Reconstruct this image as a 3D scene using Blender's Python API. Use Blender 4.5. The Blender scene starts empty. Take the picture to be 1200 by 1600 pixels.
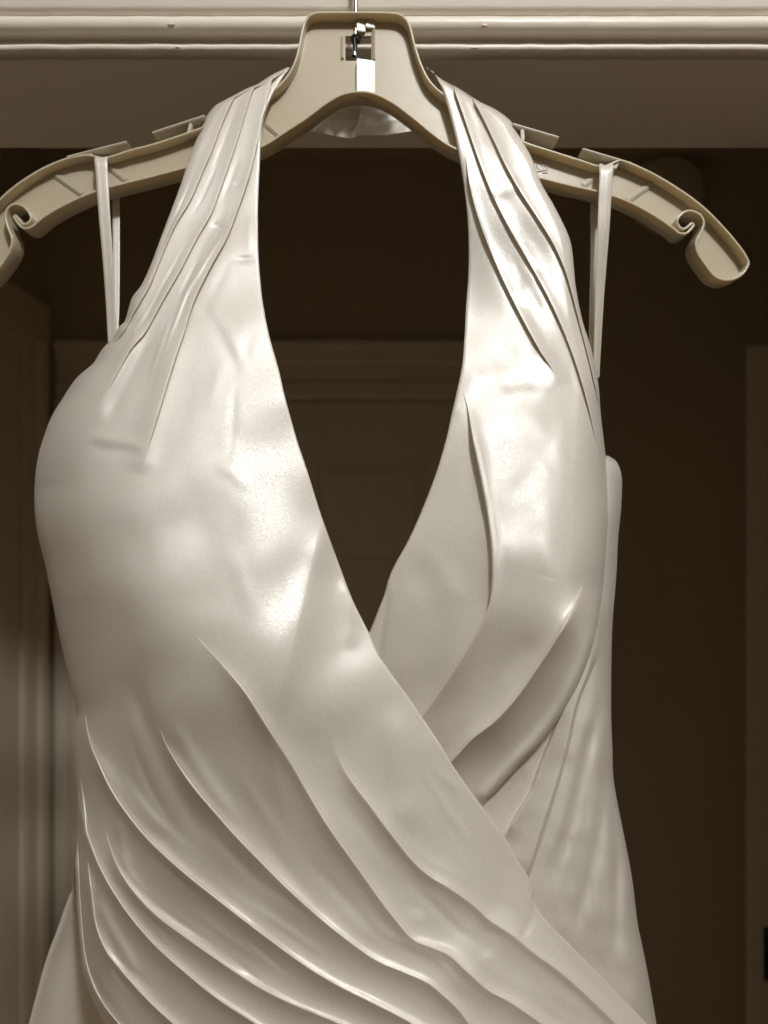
import bpy, bmesh, math
import numpy as np
from mathutils import Vector

scene = bpy.context.scene
col = scene.collection

# ------------------------------------------------------------------ camera
F = 1110.0            # focal length in photo pixels (1200 x 1600 frame)
CZ = 1.75             # camera height above the floor
cam_d = bpy.data.cameras.new('camera')
cam = bpy.data.objects.new('camera', cam_d)
col.objects.link(cam)
cam.location = (0, 0, CZ)
cam.rotation_euler = (math.radians(90), 0, 0)
cam_d.sensor_fit = 'HORIZONTAL'
cam_d.sensor_width = 36.0
cam_d.lens = 36.0 * F / 1200.0
cam_d.clip_start = 0.01
cam_d.clip_end = 50
cam_d.dof.use_dof = True
cam_d.dof.focus_distance = 0.365
cam_d.dof.aperture_fstop = 9.0
scene.camera = cam

# ------------------------------------------------------------------ world, lamps, exposure
w = bpy.data.worlds.new('World')
scene.world = w
w.use_nodes = True
bg = w.node_tree.nodes['Background']
bg.inputs['Color'].default_value = (1.0, 0.83, 0.62, 1)
bg.inputs['Strength'].default_value = 0.125

def lamp(name, loc, power, radius, colour):
    d = bpy.data.lights.new(name, 'POINT')
    d.energy = power
    d.shadow_soft_size = radius
    d.color = colour
    o = bpy.data.objects.new(name, d)
    o.location = loc
    col.objects.link(o)
    return o

lamp('ceiling_lamp', (0.24, -0.42, CZ + 0.77), 28.0, 0.055, (0.955, 0.978, 1.0))

vs = scene.view_settings
vs.view_transform = 'Standard'
vs.look = 'None'
vs.gamma = 1.0
vs.exposure = 0.10
vs.use_curve_mapping = False
scene.cycles.max_bounces = 10
scene.cycles.diffuse_bounces = 6
scene.cycles.glossy_bounces = 5

# ------------------------------------------------------------------ materials
def mat(name, base, rough=0.5, spec=0.5, **kw):
    m = bpy.data.materials.new(name)
    m.use_nodes = True
    nt = m.node_tree
    b = nt.nodes['Principled BSDF']
    b.inputs['Base Color'].default_value = (*base, 1)
    b.inputs['Roughness'].default_value = rough
    b.inputs['Specular IOR Level'].default_value = spec
    for k, v in kw.items():
        b.inputs[k.replace('_', ' ')].default_value = v
    return m, nt, b

def noise(nt, scale, detail=2.0, rough=0.5, vec=None, scl=None):
    n = nt.nodes.new('ShaderNodeTexNoise')
    n.inputs['Scale'].default_value = scale
    n.inputs['Detail'].default_value = detail
    n.inputs['Roughness'].default_value = rough
    tc = nt.nodes.new('ShaderNodeTexCoord')
    mp = nt.nodes.new('ShaderNodeMapping')
    if scl:
        mp.inputs['Scale'].default_value = scl
    nt.links.new(tc.outputs['Object'], mp.inputs['Vector'])
    nt.links.new(mp.outputs['Vector'], n.inputs['Vector'])
    return n

def ramp(nt, src, a, b, lo, hi):
    r = nt.nodes.new('ShaderNodeMapRange')
    r.inputs['From Min'].default_value = a
    r.inputs['From Max'].default_value = b
    r.inputs['To Min'].default_value = lo
    r.inputs['To Max'].default_value = hi
    nt.links.new(src, r.inputs['Value'])
    return r.outputs['Result']

def bump(nt, b, height, strength, dist, chain=None):
    n = nt.nodes.new('ShaderNodeBump')
    n.inputs['Strength'].default_value = strength
    n.inputs['Distance'].default_value = dist
    nt.links.new(height, n.inputs['Height'])
    if chain:
        nt.links.new(chain.outputs['Normal'], n.inputs['Normal'])
    nt.links.new(n.outputs['Normal'], b.inputs['Normal'])
    return n

def mixcol(nt, fac, c1, c2, b):
    m = nt.nodes.new('ShaderNodeMix')
    m.data_type = 'RGBA'
    m.inputs[6].default_value = (*c1, 1)
    m.inputs[7].default_value = (*c2, 1)
    nt.links.new(fac, m.inputs[0])
    nt.links.new(m.outputs[2], b.inputs['Base Color'])

def satin_material(name, base, thread_dir=(1.0, 0.0, 0.12)):
    m, nt, b = mat(name, base, 0.4, 0.42)
    b.inputs['IOR'].default_value = 2.1
    b.inputs['Metallic'].default_value = 0.08
    b.inputs['Anisotropic'].default_value = 0.75
    b.inputs['Sheen Weight'].default_value = 0.08
    b.inputs['Sheen Roughness'].default_value = 0.35
    # the floats of the weave spread the gloss sideways; their direction wanders a little
    wander = noise(nt, 35, 2.0, 0.5)
    sub = nt.nodes.new('ShaderNodeVectorMath'); sub.operation = 'MULTIPLY_ADD'
    sub.inputs[1].default_value = (0.5, 0.5, 0.5)
    sub.inputs[2].default_value = (thread_dir[0] - 0.25, thread_dir[1] - 0.25, thread_dir[2] - 0.25)
    nt.links.new(wander.outputs['Color'], sub.inputs[0])
    nt.links.new(sub.outputs['Vector'], b.inputs['Tangent'])
    b.inputs['Coat Weight'].default_value = 0.30
    b.inputs['Coat Roughness'].default_value = 0.24
    # glints of single threads show only where the cloth shines
    thread = noise(nt, 1500, 0.0, 0.5, scl=(1.0, 1.0, 0.7))
    cn = nt.nodes.new('ShaderNodeBump')
    cn.inputs['Strength'].default_value = 0.55
    cn.inputs['Distance'].default_value = 0.0004
    nt.links.new(thread.outputs['Fac'], cn.inputs['Height'])
    nt.links.new(cn.outputs['Normal'], b.inputs['Coat Normal'])
    fine = noise(nt, 2300, 1.0, 0.6, scl=(1.0, 1.0, 0.7))
    bump(nt, b, fine.outputs['Fac'], 0.16, 0.00035)
    spark = noise(nt, 1400, 1.0, 0.7)
    nt.links.new(ramp(nt, spark.outputs['Fac'], 0.25, 0.75, 0.32, 0.60), b.inputs['Roughness'])
    weave = noise(nt, 1500, 1.0, 0.6, scl=(1.0, 1.0, 0.55))
    mixcol(nt, ramp(nt, weave.outputs['Fac'], 0.33, 0.67, 0.0, 1.0), tuple(x * 0.945 for x in base), tuple(min(0.95, x * 1.05) for x in base), b)
    # thin cloth lets a little light through
    tr = nt.nodes.new('ShaderNodeBsdfTranslucent')
    tr.inputs['Color'].default_value = (0.90, 0.80, 0.62, 1)
    mx = nt.nodes.new('ShaderNodeMixShader')
    mx.inputs[0].default_value = 0.16
    out = nt.nodes['Material Output']
    nt.links.new(b.outputs['BSDF'], mx.inputs[1])
    nt.links.new(tr.outputs['BSDF'], mx.inputs[2])
    nt.links.new(mx.outputs['Shader'], out.inputs['Surface'])
    return m

SATIN = satin_material('ivory_satin', (0.85, 0.795, 0.70))
SATIN_BIAS = satin_material('ivory_satin_bias', (0.85, 0.795, 0.70), (0.72, 0.0, -0.70))
RIBBON = satin_material('ribbon_satin', (0.78, 0.725, 0.625))

PLASTIC, nt, b = mat('ivory_plastic', (0.70, 0.65, 0.53), 0.24, 0.5)
b.inputs['Coat Weight'].default_value = 0.4
b.inputs['Coat Roughness'].default_value = 0.2
b.inputs['Subsurface Weight'].default_value = 0.25
b.inputs['Subsurface Radius'].default_value = (0.006, 0.0045, 0.003)
b.inputs['Subsurface Scale'].default_value = 1.0
n = noise(nt, 90, 3.0, 0.5)
bump(nt, b, n.outputs['Fac'], 0.06, 0.002)
n2 = noise(nt, 30, 3.0, 0.6)
nt.links.new(ramp(nt, n2.outputs['Fac'], 0.3, 0.7, 0.28, 0.40), b.inputs['Roughness'])
n3 = noise(nt, 18, 2.0, 0.5)
mixcol(nt, n3.outputs['Fac'], (0.47, 0.40, 0.275), (0.53, 0.46, 0.33), b)

TABPLASTIC, nt, b = mat('satin_plastic', (0.55, 0.49, 0.38), 0.42, 0.4)
STEEL, nt, b = mat('hook_steel', (0.55, 0.54, 0.52), 0.18, 0.5, Metallic=1.0)
DARKSTEEL, nt, b = mat('dark_steel', (0.05, 0.05, 0.055), 0.3, 0.5, Metallic=0.8)
BLACK, nt, b = mat('black_metal', (0.02, 0.02, 0.02), 0.4, 0.5)

def paint_material(name, base, rough=0.38):
    m, nt, b = mat(name, base, rough, 0.5)
    brush = noise(nt, 60, 4.0, 0.6, scl=(0.12, 1.0, 1.6))
    lump = noise(nt, 25, 3.0, 0.5)
    c1 = bump(nt, b, lump.outputs['Fac'], 0.18, 0.004)
    bump(nt, b, brush.outputs['Fac'], 0.20, 0.0015, c1)
    spot = noise(nt, 120, 3.0, 0.65)
    mixcol(nt, ramp(nt, spot.outputs['Fac'], 0.66, 0.78, 0.0, 0.5),
           base, (base[0] * 0.8, base[1] * 0.7, base[2] * 0.55), b)
    return m

TRIM = paint_material('trim_paint', (0.76, 0.69, 0.58))
DOORPAINT = paint_material('door_paint', (0.88, 0.79, 0.63), 0.5)
WALLPAINT = paint_material('wall_paint', (0.58, 0.49, 0.36), 0.85)
FLOORM, nt, b = mat('floor_wood', (0.42, 0.32, 0.22), 0.5, 0.4)

# ------------------------------------------------------------------ helpers
def P(px, py, Y):
    """photo pixel + distance along the view axis -> world point"""
    return Vector(((px - 600.0) / F * Y, Y, CZ + (800.0 - py) / F * Y))

def link(name, me, m, parent=None, smooth=True):
    o = bpy.data.objects.new(name, me)
    if m:
        me.materials.append(m)
    if smooth:
        me.polygons.foreach_set('use_smooth', np.ones(len(me.polygons), dtype=bool))
    col.objects.link(o)
    o.parent = parent
    return o

def tag(o, label=None, cat=None, kind=None, group=None):
    if label: o['label'] = label
    if cat: o['category'] = cat
    if kind: o['kind'] = kind
    if group: o['group'] = group
    return o

def empty(name, loc=(0, 0, 0)):
    o = bpy.data.objects.new(name, None)
    o.empty_display_size = 0.05
    o.location = (0, 0, 0)
    col.objects.link(o)
    return o

def from_bm(name, bm, m, parent=None, smooth=False):
    bmesh.ops.recalc_face_normals(bm, faces=bm.faces)
    me = bpy.data.meshes.new(name)
    bm.to_mesh(me)
    bm.free()
    return link(name, me, m, parent, smooth)

def add_box(bm, x0, x1, y0, y1, z0, z1):
    v = [bm.verts.new((x, y, z)) for x in (x0, x1) for y in (y0, y1) for z in (z0, z1)]
    for f in ((0, 1, 3, 2), (4, 6, 7, 5), (0, 4, 5, 1), (2, 3, 7, 6), (0, 2, 6, 4), (1, 5, 7, 3)):
        bm.faces.new([v[i] for i in f])
    return v

def box(name, x0, x1, y0, y1, z0, z1, m, parent=None, bev=0.0):
    bm = bmesh.new()
    add_box(bm, x0, x1, y0, y1, z0, z1)
    if bev:
        bmesh.ops.bevel(bm, geom=list(bm.edges), offset=bev, segments=2, affect='EDGES')
    return from_bm(name, bm, m, parent, False)

def extrude_profile(name, prof, x0, x1, m, parent=None, smooth=False, nx=1, wob=0.0):
    """profile of (y, z) pairs, closed, extruded along x"""
    bm = bmesh.new()
    rng = np.random.RandomState(3)
    rings = []
    for i in range(nx + 1):
        x = x0 + (x1 - x0) * i / nx
        d = rng.randn(2) * wob
        rings.append([bm.verts.new((x, y + d[0], z + d[1])) for y, z in prof])
    k = len(prof)
    for r0, r1 in zip(rings[:-1], rings[1:]):
        for i in range(k):
            bm.faces.new((r0[i], r0[(i + 1) % k], r1[(i + 1) % k], r1[i]))
    bm.faces.new(rings[0])
    bm.faces.new(rings[-1])
    return from_bm(name, bm, m, parent, smooth)

def spline(pts, step=2.0):
    """dense Catmull-Rom through 2-D/3-D points"""
    p = np.array(pts, dtype=float)
    out = []
    n = len(p)
    for i in range(n - 1):
        p0 = p[i - 1] if i > 0 else 2 * p[0] - p[1]
        p1, p2 = p[i], p[i + 1]
        p3 = p[i + 2] if i + 2 < n else 2 * p[-1] - p[-2]
        L = np.linalg.norm((p2 - p1)[:2])
        k = max(2, int(L / step))
        t = np.linspace(0, 1, k, endpoint=False)[:, None]
        out.append(0.5 * ((2 * p1) + (-p0 + p2) * t + (2 * p0 - 5 * p1 + 4 * p2 - p3) * t ** 2
                          + (-p0 + 3 * p1 - 3 * p2 + p3) * t ** 3))
    out.append(p[-1:])
    return np.vstack(out)

def ycurve(pts):
    """x as a smooth function of y"""
    s = spline([(x, y) for x, y in pts])
    o = np.argsort(s[:, 1], kind='stable')
    xs, ys = s[o, 0], s[o, 1]
    return lambda y: np.interp(y, ys, xs)

def yval(pts):
    ys = [p[0] for p in pts]; vs_ = [p[1] for p in pts]
    return lambda y: np.interp(y, ys, vs_)

def tps(ctrl):
    """smooth depth surface through control points (px, py, Y)"""
    c = np.array(ctrl, dtype=float)
    xy = c[:, :2] / 400.0
    n = len(c)
    def U(r2):
        return np.where(r2 > 1e-12, r2 * np.log(np.maximum(r2, 1e-12)), 0.0)
    d2 = ((xy[:, None] - xy[None]) ** 2).sum(-1)
    K = U(d2) + np.eye(n) * 0.02
    Pm = np.hstack([np.ones((n, 1)), xy])
    A = np.zeros((n + 3, n + 3))
    A[:n, :n] = K; A[:n, n:] = Pm; A[n:, :n] = Pm.T
    s = np.linalg.solve(A, np.concatenate([c[:, 2], np.zeros(3)]))
    def f(X, Y):
        x = X / 400.0; y = Y / 400.0
        r = s[n] + s[n + 1] * x + s[n + 2] * y
        for i in range(n):
            r = r + s[i] * U((x - xy[i, 0]) ** 2 + (y - xy[i, 1]) ** 2)
        return r
    return f

def signed_dist(X, Y, pts, pad):
    """mask, signed distance (positive on the left-hand/lower-left side of a
    downward curve) and arc parameter for grid points near a curve"""
    s = spline(pts, 3.0)
    seg = np.diff(s, axis=0)
    L = np.concatenate([[0], np.cumsum(np.linalg.norm(seg, axis=1))])
    t = np.gradient(s, axis=0)
    t /= np.linalg.norm(t, axis=1)[:, None] + 1e-9
    nrm = np.stack([-t[:, 1], t[:, 0]], 1)
    mask = ((X > s[:, 0].min() - pad) & (X < s[:, 0].max() + pad) &
            (Y > s[:, 1].min() - pad) & (Y < s[:, 1].max() + pad))
    gx, gy = X[mask], Y[mask]
    d = np.empty_like(gx); a = np.empty_like(gx); along = np.empty_like(gx)
    CH = 20000
    for i in range(0, len(gx), CH):
        dx = gx[i:i + CH, None] - s[None, :, 0]
        dy = gy[i:i + CH, None] - s[None, :, 1]
        k = np.argmin(dx * dx + dy * dy, axis=1)
        r = np.arange(len(k))
        d[i:i + CH] = dx[r, k] * nrm[k, 0] + dy[r, k] * nrm[k, 1]
        al = dx[r, k] * t[k, 0] + dy[r, k] * t[k, 1]
        a[i:i + CH] = (L[k] + al)
    return mask, d, a, L[-1]

def sstep(x):
    x = np.clip(x, 0, 1)
    return x * x * (3 - 2 * x)

def pleat(H, X, Y, pts, h, wide, low=-0.35, wlow=25.0, edge=3.0, side=1, t0=60.0, t1=0.0, wide1=None):
    """knife pleat: cloth stands proud on one side of the curve and falls away gently;
    on the other side it drops into a crevice (low < 0) or rises softly to the fold (low > 0)"""
    pad = max(wide * 4, wlow * 3, 30)
    mask, d, a, L = signed_dist(X, Y, pts, pad)
    d = d * side
    amp = np.ones_like(a)
    if t0: amp *= sstep(a / t0)
    else: amp *= sstep((a + 25) / 25)
    if t1: amp *= sstep((L - a) / t1)
    else: amp *= sstep((L + 25 - a) / 25)
    ed = edge
    if t0:
        ed = edge + 9.0 * (1 - sstep(a / (t0 * 1.3)))
    S = sstep((d + ed) / (2 * ed))
    wv = wide if wide1 is None else wide + (wide1 - wide) * np.clip(a / L, 0, 1)
    hi = np.exp(-np.maximum(d, 0) / wv)
    lo = low * np.exp(np.minimum(d, 0) / wlow)
    H[mask] += h * amp * (S * hi + (1 - S) * lo)

def crease(H, X, Y, pts, h, width, t0=40.0, t1=40.0):
    mask, d, a, L = signed_dist(X, Y, pts, width * 4 + 10)
    amp = sstep(a / t0) * sstep((L - a) / t1)
    H[mask] += 0.75 * h * amp * np.exp(-(d / (width * 1.25)) ** 2)

def blob(H, X, Y, cx, cy, rx, ry, h, rot=0.0):
    c, s = math.cos(rot), math.sin(rot)
    u = ((X - cx) * c + (Y - cy) * s) / rx
    v = (-(X - cx) * s + (Y - cy) * c) / ry
    H += h * np.exp(-(u * u + v * v))

def gathers(H, X, Y, ca, cb, n, seed, h, wmin, wmax, lmin, lmax, s0=0.0, s1=1.0):
    """random fine folds running between and along two neighbouring curves"""
    r = np.random.RandomState(seed)
    A_, B_ = spline(ca, 4.0), spline(cb, 4.0)
    def at(c, t):
        k = np.linspace(0, 1, len(c))
        return np.stack([np.interp(t, k, c[:, 0]), np.interp(t, k, c[:, 1])], 1)
    for _ in range(n):
        t = r.uniform(0.12, 0.88)
        L = r.uniform(lmin, lmax)
        a = r.uniform(s0, max(s0, s1 - L))
        ss = np.linspace(a, a + L, 8)
        tt = t + r.uniform(-0.12, 0.12) * np.linspace(-1, 1, 8)
        pts = at(A_, ss) * (1 - tt)[:, None] + at(B_, ss) * tt[:, None]
        ln = np.linalg.norm(np.diff(pts, axis=0), axis=1).sum()
        crease(H, X, Y, [tuple(q) for q in pts], h * r.uniform(0.4, 1.0) * r.choice([-1, 1]), r.uniform(wmin, wmax), ln * 0.45, ln * 0.45)

def wavy(X, Y, seed, n, lmin, lmax, amp):
    r = np.random.RandomState(seed)
    o = np.zeros_like(X)
    for i in range(n):
        th = r.uniform(0, math.pi); lam = r.uniform(lmin, lmax)
        o += np.sin((X * math.cos(th) + Y * math.sin(th)) * 2 * math.pi / lam + r.uniform(0, 6.28))
    return o * amp / math.sqrt(n)

def grid_mesh(name, V, m, parent):
    """V: rows x cols x 3"""
    R, C = V.shape[:2]
    me = bpy.data.meshes.new(name)
    me.vertices.add(R * C)
    me.vertices.foreach_set('co', V.reshape(-1).astype(np.float32))
    i = np.arange(R - 1)[:, None] * C + np.arange(C - 1)[None, :]
    q = np.stack([i, i + C, i + C + 1, i + 1], -1).reshape(-1)
    nf = (R - 1) * (C - 1)
    me.loops.add(nf * 4)
    me.loops.foreach_set('vertex_index', q.astype(np.int32))
    me.polygons.add(nf)
    me.polygons.foreach_set('loop_start', np.arange(nf, dtype=np.int32) * 4)
    me.update(calc_edges=True)
    return link(name, me, m, parent, True)

def unproject(X, Y, D):
    return np.stack([(X - 600.0) / F * D, D, CZ + (800.0 - Y) / F * D], -1)

def cloth_panel(name, y0, y1, rows, cols, fl, fr, depth, parent, clust=0.5, hem_l=0.0, hem_r=0.0, m=None):
    ys = np.linspace(y0, y1, rows)
    u = np.linspace(0, 1, cols)
    g = u - clust * np.sin(2 * math.pi * u) / (2 * math.pi)
    xl, xr = fl(ys), fr(ys)
    X = xl[:, None] + (xr - xl)[:, None] * g[None, :]
    Yp = np.repeat(ys[:, None], cols, 1)
    D = depth(X, Yp, xl[:, None], xr[:, None])
    # turned-under hems give the edges thickness
    def hem(sgn, k, amount):
        xs, ds = [], []
        wmax = np.minimum(9.0, (xr - xl) * 0.3)
        for off, dd in ((0.0, 0.0005), (0.15, 0.0011), (0.6, 0.0015), (1.0, 0.0017)):
            xs.append(X[:, k] + sgn * off * wmax)
            ds.append(D[:, k] + dd * amount)
        return np.stack(xs, 1), np.stack(ds, 1)
    if hem_r:
        hx, hd = hem(-1, -1, hem_r)
        X = np.hstack([X, hx]); D = np.hstack([D, hd]); Yp = np.hstack([Yp, np.repeat(ys[:, None], 4, 1)])
    if hem_l:
        hx, hd = hem(1, 0, hem_l)
        X = np.hstack([hx[:, ::-1], X]); D = np.hstack([hd[:, ::-1], D]); Yp = np.hstack([np.repeat(ys[:, None], 4, 1), Yp])
    return grid_mesh(name, unproject(X, Yp, D), m or SATIN, parent)

def softstep(H, X, Y, pts, h, width, t0=60.0, t1=60.0):
    """the cloth rolls away smoothly to the right-hand side of a downward curve"""
    mask, d, a, L = signed_dist(X, Y, pts, width * 9)
    ym = Y[mask]
    amp = sstep((ym - pts[0][1]) / t0) * sstep((pts[-1][1] - ym) / t1)
    q = np.maximum(-d / width, 0)
    H[mask] -= h * amp * 1.85 * q * q * np.exp(-q)

def pleated_panel(name, y0, y1, rows, fl, fr, breaks, cols, pleats, side, shape, parent, hem_l=0.0, hem_r=0.0, m=None):
    """cloth sheet whose grid follows its pleats; at each pleat the cloth is really folded:
    a lip lies over the layer beside it, with the fold tucked underneath.
    side +1: the left-hand layer is on top; -1: the right-hand one."""
    ys = np.linspace(y0, y1, rows)
    xl, xr = fl(ys), fr(ys)
    n = len(breaks)
    gap = np.minimum(1.6, (xr - xl) / (n + 2))
    xb = [xl]
    raw = breaks(ys, xl, xr) if callable(breaks) else [f(ys) for f in breaks]
    for k in range(n):
        xb.append(np.maximum(raw[k], xb[-1] + gap))
    xb.append(xr)
    for k in range(n, 0, -1):
        xb[k] = np.minimum(xb[k], xb[k + 1] - gap)
    # strength of each pleat on each row
    amp_b = [np.zeros(rows) for _ in range(n)]
    for p in pleats:
        sp = spline(p['pts'], 2.0)
        L = np.concatenate([[0], np.cumsum(np.linalg.norm(np.diff(sp, axis=0), axis=1))])
        a = np.interp(ys, sp[:, 1], L)
        am = np.ones(rows)
        t0, t1 = p.get('t0', 0), p.get('t1', 0)
        if t0: am *= sstep(a / t0)
        if t1: am *= sstep((L[-1] - a) / t1)
        am[(ys < sp[:, 1].min() - 2) | (ys > sp[:, 1].max() + 2)] = 0
        amp_b[p['b']] = np.maximum(amp_b[p['b']], am * p.get('over', 1.0))
    Xs, Bs = [], []
    for k in range(n + 1):
        a, b_ = xb[k].copy(), xb[k + 1].copy()
        if side > 0 and k > 0: a += gap * 0.8 * (1 - amp_b[k - 1]) - 7.0 * amp_b[k - 1]
        if side < 0 and k < n: b_ += 7.0 * amp_b[k] - gap * 0.8 * (1 - amp_b[k])
        u_ = np.linspace(0, 1, cols[k])
        g = u_ - 0.55 * np.sin(2 * math.pi * u_) / (2 * math.pi)
        Xs.append(a[:, None] + (b_ - a)[:, None] * g[None])
        Bs.append(np.full(cols[k], k))
    X = np.hstack(Xs)
    blk = np.concatenate(Bs)[None, :] + np.zeros((rows, 1), int)
    Yp = np.repeat(ys[:, None], X.shape[1], 1)
    H = np.zeros_like(X)
    for p in pleats:
        wide, wlow, h = p['w'], p['wl'], p['h']
        mask, d, a, L = signed_dist(X, Yp, p['pts'], max(wide, wlow) * 4 + 20)
        am = np.ones_like(a)
        t0, t1 = p.get('t0', 0), p.get('t1', 0)
        am *= sstep(a / t0) if t0 else sstep((a + 25) / 25)
        am *= sstep((L - a) / t1) if t1 else sstep((L + 25 - a) / 25)
        low = p['low'] + (p.get('low1', p['low']) - p['low']) * np.clip(a / L, 0, 1)
        dd = np.sqrt(d * d + 1.0 ** 2) - 1.0
        sh = 0.26 if p['low'] > 0 else (0.12 if 'low1' in p else 0.0)
        on_top = (blk[mask] <= p['b']) if side > 0 else (blk[mask] > p['b'])
        H[mask] += h * am * np.where(on_top, ((1 - sh) * np.exp(-dd / wide) + sh * np.exp(-dd / 9.0)) * np.clip(1.04 - dd / (3.4 * wide), 0, 1) ** 2,
                                     low * ((1 - sh) * np.exp(-dd / wlow) + sh * np.exp(-dd / 8.0)) * np.clip(1.04 - dd / (3.0 * wlow), 0, 1) ** 2)
    D = shape(X, Yp, xl[:, None], xr[:, None]) - H
    # assemble blocks with folded lips between them
    cx, cd = [], []
    c0 = 0
    for k in range(n + 1):
        bx_, bd_ = X[:, c0:c0 + cols[k]], D[:, c0:c0 + cols[k]]
        c0 += cols[k]
        if k > 0:
            am = amp_b[k - 1]
            px_, pd_ = cx[-1][:, -1], cd[-1][:, -1]
            nx_, nd_ = bx_[:, 0], bd_[:, 0]
            if side > 0:
                lx, ld_, under = px_, pd_, nd_
                off = ((2.3, 0.00030), (2.9, 0.0009), (-2.0, 0.0013))
            else:
                lx, ld_, under = nx_, nd_, pd_
                off = ((2.0, 0.0013), (-2.9, 0.0009), (-2.3, 0.00030))
            f = []
            for q, (ox_, od_) in enumerate(off):
                t = (q + 1) / 4.0
                # flat cloth where the pleat has faded out, a rolled fold where it stands
                f.append((px_ + (nx_ - px_) * t * (1 - am) + (lx - px_) * am + ox_ * am,
                          (pd_ + (nd_ - pd_) * t) * (1 - am) + np.minimum(ld_ + od_, np.maximum(under, ld_ + 0.0001)) * am))
            cx.append(np.stack([q[0] for q in f], 1)); cd.append(np.stack([q[1] for q in f], 1))
        cx.append(bx_); cd.append(bd_)
    X = np.hstack(cx); D = np.hstack(cd)
    def hem(sgn, k, amount):
        wmax = np.minimum(9.0, (xr - xl) * 0.3)
        o = ((0.0, 0.0005), (0.15, 0.0011), (0.6, 0.0015), (1.0, 0.0017))
        return np.stack([X[:, k] + sgn * q[0] * wmax for q in o], 1), np.stack([D[:, k] + q[1] * amount for q in o], 1)
    if hem_r:
        hx_, hd_ = hem(-1, -1, hem_r)
    if hem_l:
        gx_, gd_ = hem(1, 0, hem_l)
        X = np.hstack([gx_[:, ::-1], X]); D = np.hstack([gd_[:, ::-1], D])
    if hem_r:
        X = np.hstack([X, hx_]); D = np.hstack([D, hd_])
    Yp = np.repeat(ys[:, None], X.shape[1], 1)
    return grid_mesh(name, unproject(X, Yp, D), m or SATIN, parent)

# ------------------------------------------------------------------ doorway and hallway (setting)
WY = 0.420                                  # face of the wall / jamb edge
HZ = CZ + 722.0 / F * WY                    # underside of the head jamb
HB = 0.534                                  # back edge of the head jamb
OX0, OX1 = -0.46, 0.295                      # door opening
BY = 1.45                                   # back wall of the hallway
LX = -0.685
RX = 0.95
CEIL = CZ + 0.72

wall = box('wall_front', -1.6, 1.6, WY + 0.002, HB - 0.002, HZ + 0.030, CEIL + 0.3, WALLPAINT)
tag(wall, kind='structure')
wl = box('wall_front_side', -1.6, OX0 - 0.020, WY + 0.002, HB - 0.002, 0.0, HZ + 0.029, WALLPAINT)
tag(wl, kind='structure')
wr = box('wall_front_side', OX1 + 0.020, 1.6, WY + 0.002, HB - 0.002, 0.0, HZ + 0.029, WALLPAINT)
tag(wr, kind='structure')

frame = empty('door_frame')
tag(frame, 'cream painted moulded door frame the hanger is hung on', 'door frame', kind='structure')
# head jamb with a rounded front arris
r = 0.0022
prof = [(WY + r, HZ), (WY + 0.3 * r, HZ + 0.3 * r), (WY, HZ + r), (WY, HZ + 0.0285), (HB, HZ + 0.0285), (HB, HZ + 0.001), (HB - 0.001, HZ)]
extrude_profile('head_jamb', prof, OX0, OX1, TRIM, frame, False, 60, 0.00007)
for x0, x1 in ((OX0 - 0.019, OX0), (OX1, OX1 + 0.019)):
    box('side_jamb', x0, x1, WY, HB, 0.0, HZ + 0.0285, TRIM, frame, 0.0015)
# head casing: bead at the lower edge, quirk, flat
cz0 = CZ + 755.0 / F * 0.408                # lower edge of the casing
cp = []
cy = 0.4075
bead_h = 0.0086
cp.append((WY - 0.0005, cz0))
for i in range(9):                          # half-round bead
    a = -math.pi / 2 + math.pi * i / 8
    cp.append((cy + 0.0036 - 0.0040 * math.cos(a), cz0 + bead_h / 2 + bead_h / 2 * math.sin(a)))
cp += [(cy + 0.0042, cz0 + bead_h + 0.0003), (cy + 0.0042, cz0 + bead_h + 0.0017),
       (cy + 0.0008, cz0 + bead_h + 0.0024), (cy - 0.0006, cz0 + bead_h + 0.0042),
       (cy - 0.0006, cz0 + 0.036), (cy - 0.003, cz0 + 0.040), (cy - 0.004, cz0 + 0.058),
       (WY - 0.0005, cz0 + 0.058)]
bz0, bz1 = CZ + 722.5 / F * 0.4105, CZ + 733.0 / F * 0.4105
bp_ = [(WY - 0.0004, bz0), ] + [(0.4125 - 0.0022 * math.cos(a), (bz0 + bz1) / 2 + (bz1 - bz0) / 2 * math.sin(a)) for a in [(-0.5 + i / 8) * math.pi for i in range(9)]] + [(WY - 0.0004, bz1)]
extrude_profile('edge_bead', bp_, OX0, OX1, TRIM, frame, True, 90, 0.00012)
extrude_profile('head_casing', cp, OX0 - 0.065, OX1 + 0.065, TRIM, frame, True, 90, 0.00009)
for x0, x1 in ((OX0 - 0.064, OX0 - 0.006), (OX1 + 0.006, OX1 + 0.064)):
    box('side_casing', x0, x1, 0.409, WY - 0.0005, 0.0, cz0 - 0.0005, TRIM, frame, 0.003)

CEILM = paint_material('ceiling_paint', (0.52, 0.49, 0.45), 0.9)
tag(box('room_ceiling', -1.6, 1.6, -2.4, WY - 0.02, CZ + 0.93, CZ + 0.97, CEILM), kind='structure')
rng = np.random.RandomState(4)
for px_, py_, Yt, w_, h_ in ((268, 37, 0.4070, 9, 3), (278, 73, 0.4100, 7, 2.5), (757, 39, 0.4070, 8, 3), (740, 74, 0.4100, 10, 2.5)):
    bm = bmesh.new()
    bmesh.ops.create_icosphere(bm, subdivisions=2, radius=1.0)
    c = P(px_, py_, Yt)
    for q in bm.verts:
        k = 1 + 0.35 * rng.randn()
        q.co = Vector((c.x + q.co.x * w_ / F * Yt * k * 0.5, c.y + 0.0004 + q.co.y * 0.0005, c.z + q.co.z * h_ / F * Yt * k * 0.5))
    from_bm('paint_chip', bm, TRIM, frame, True)
tag(box('floor', -1.6, 1.6, -2.4, BY + 0.1, -0.05, 0.0, FLOORM), kind='structure')
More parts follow.
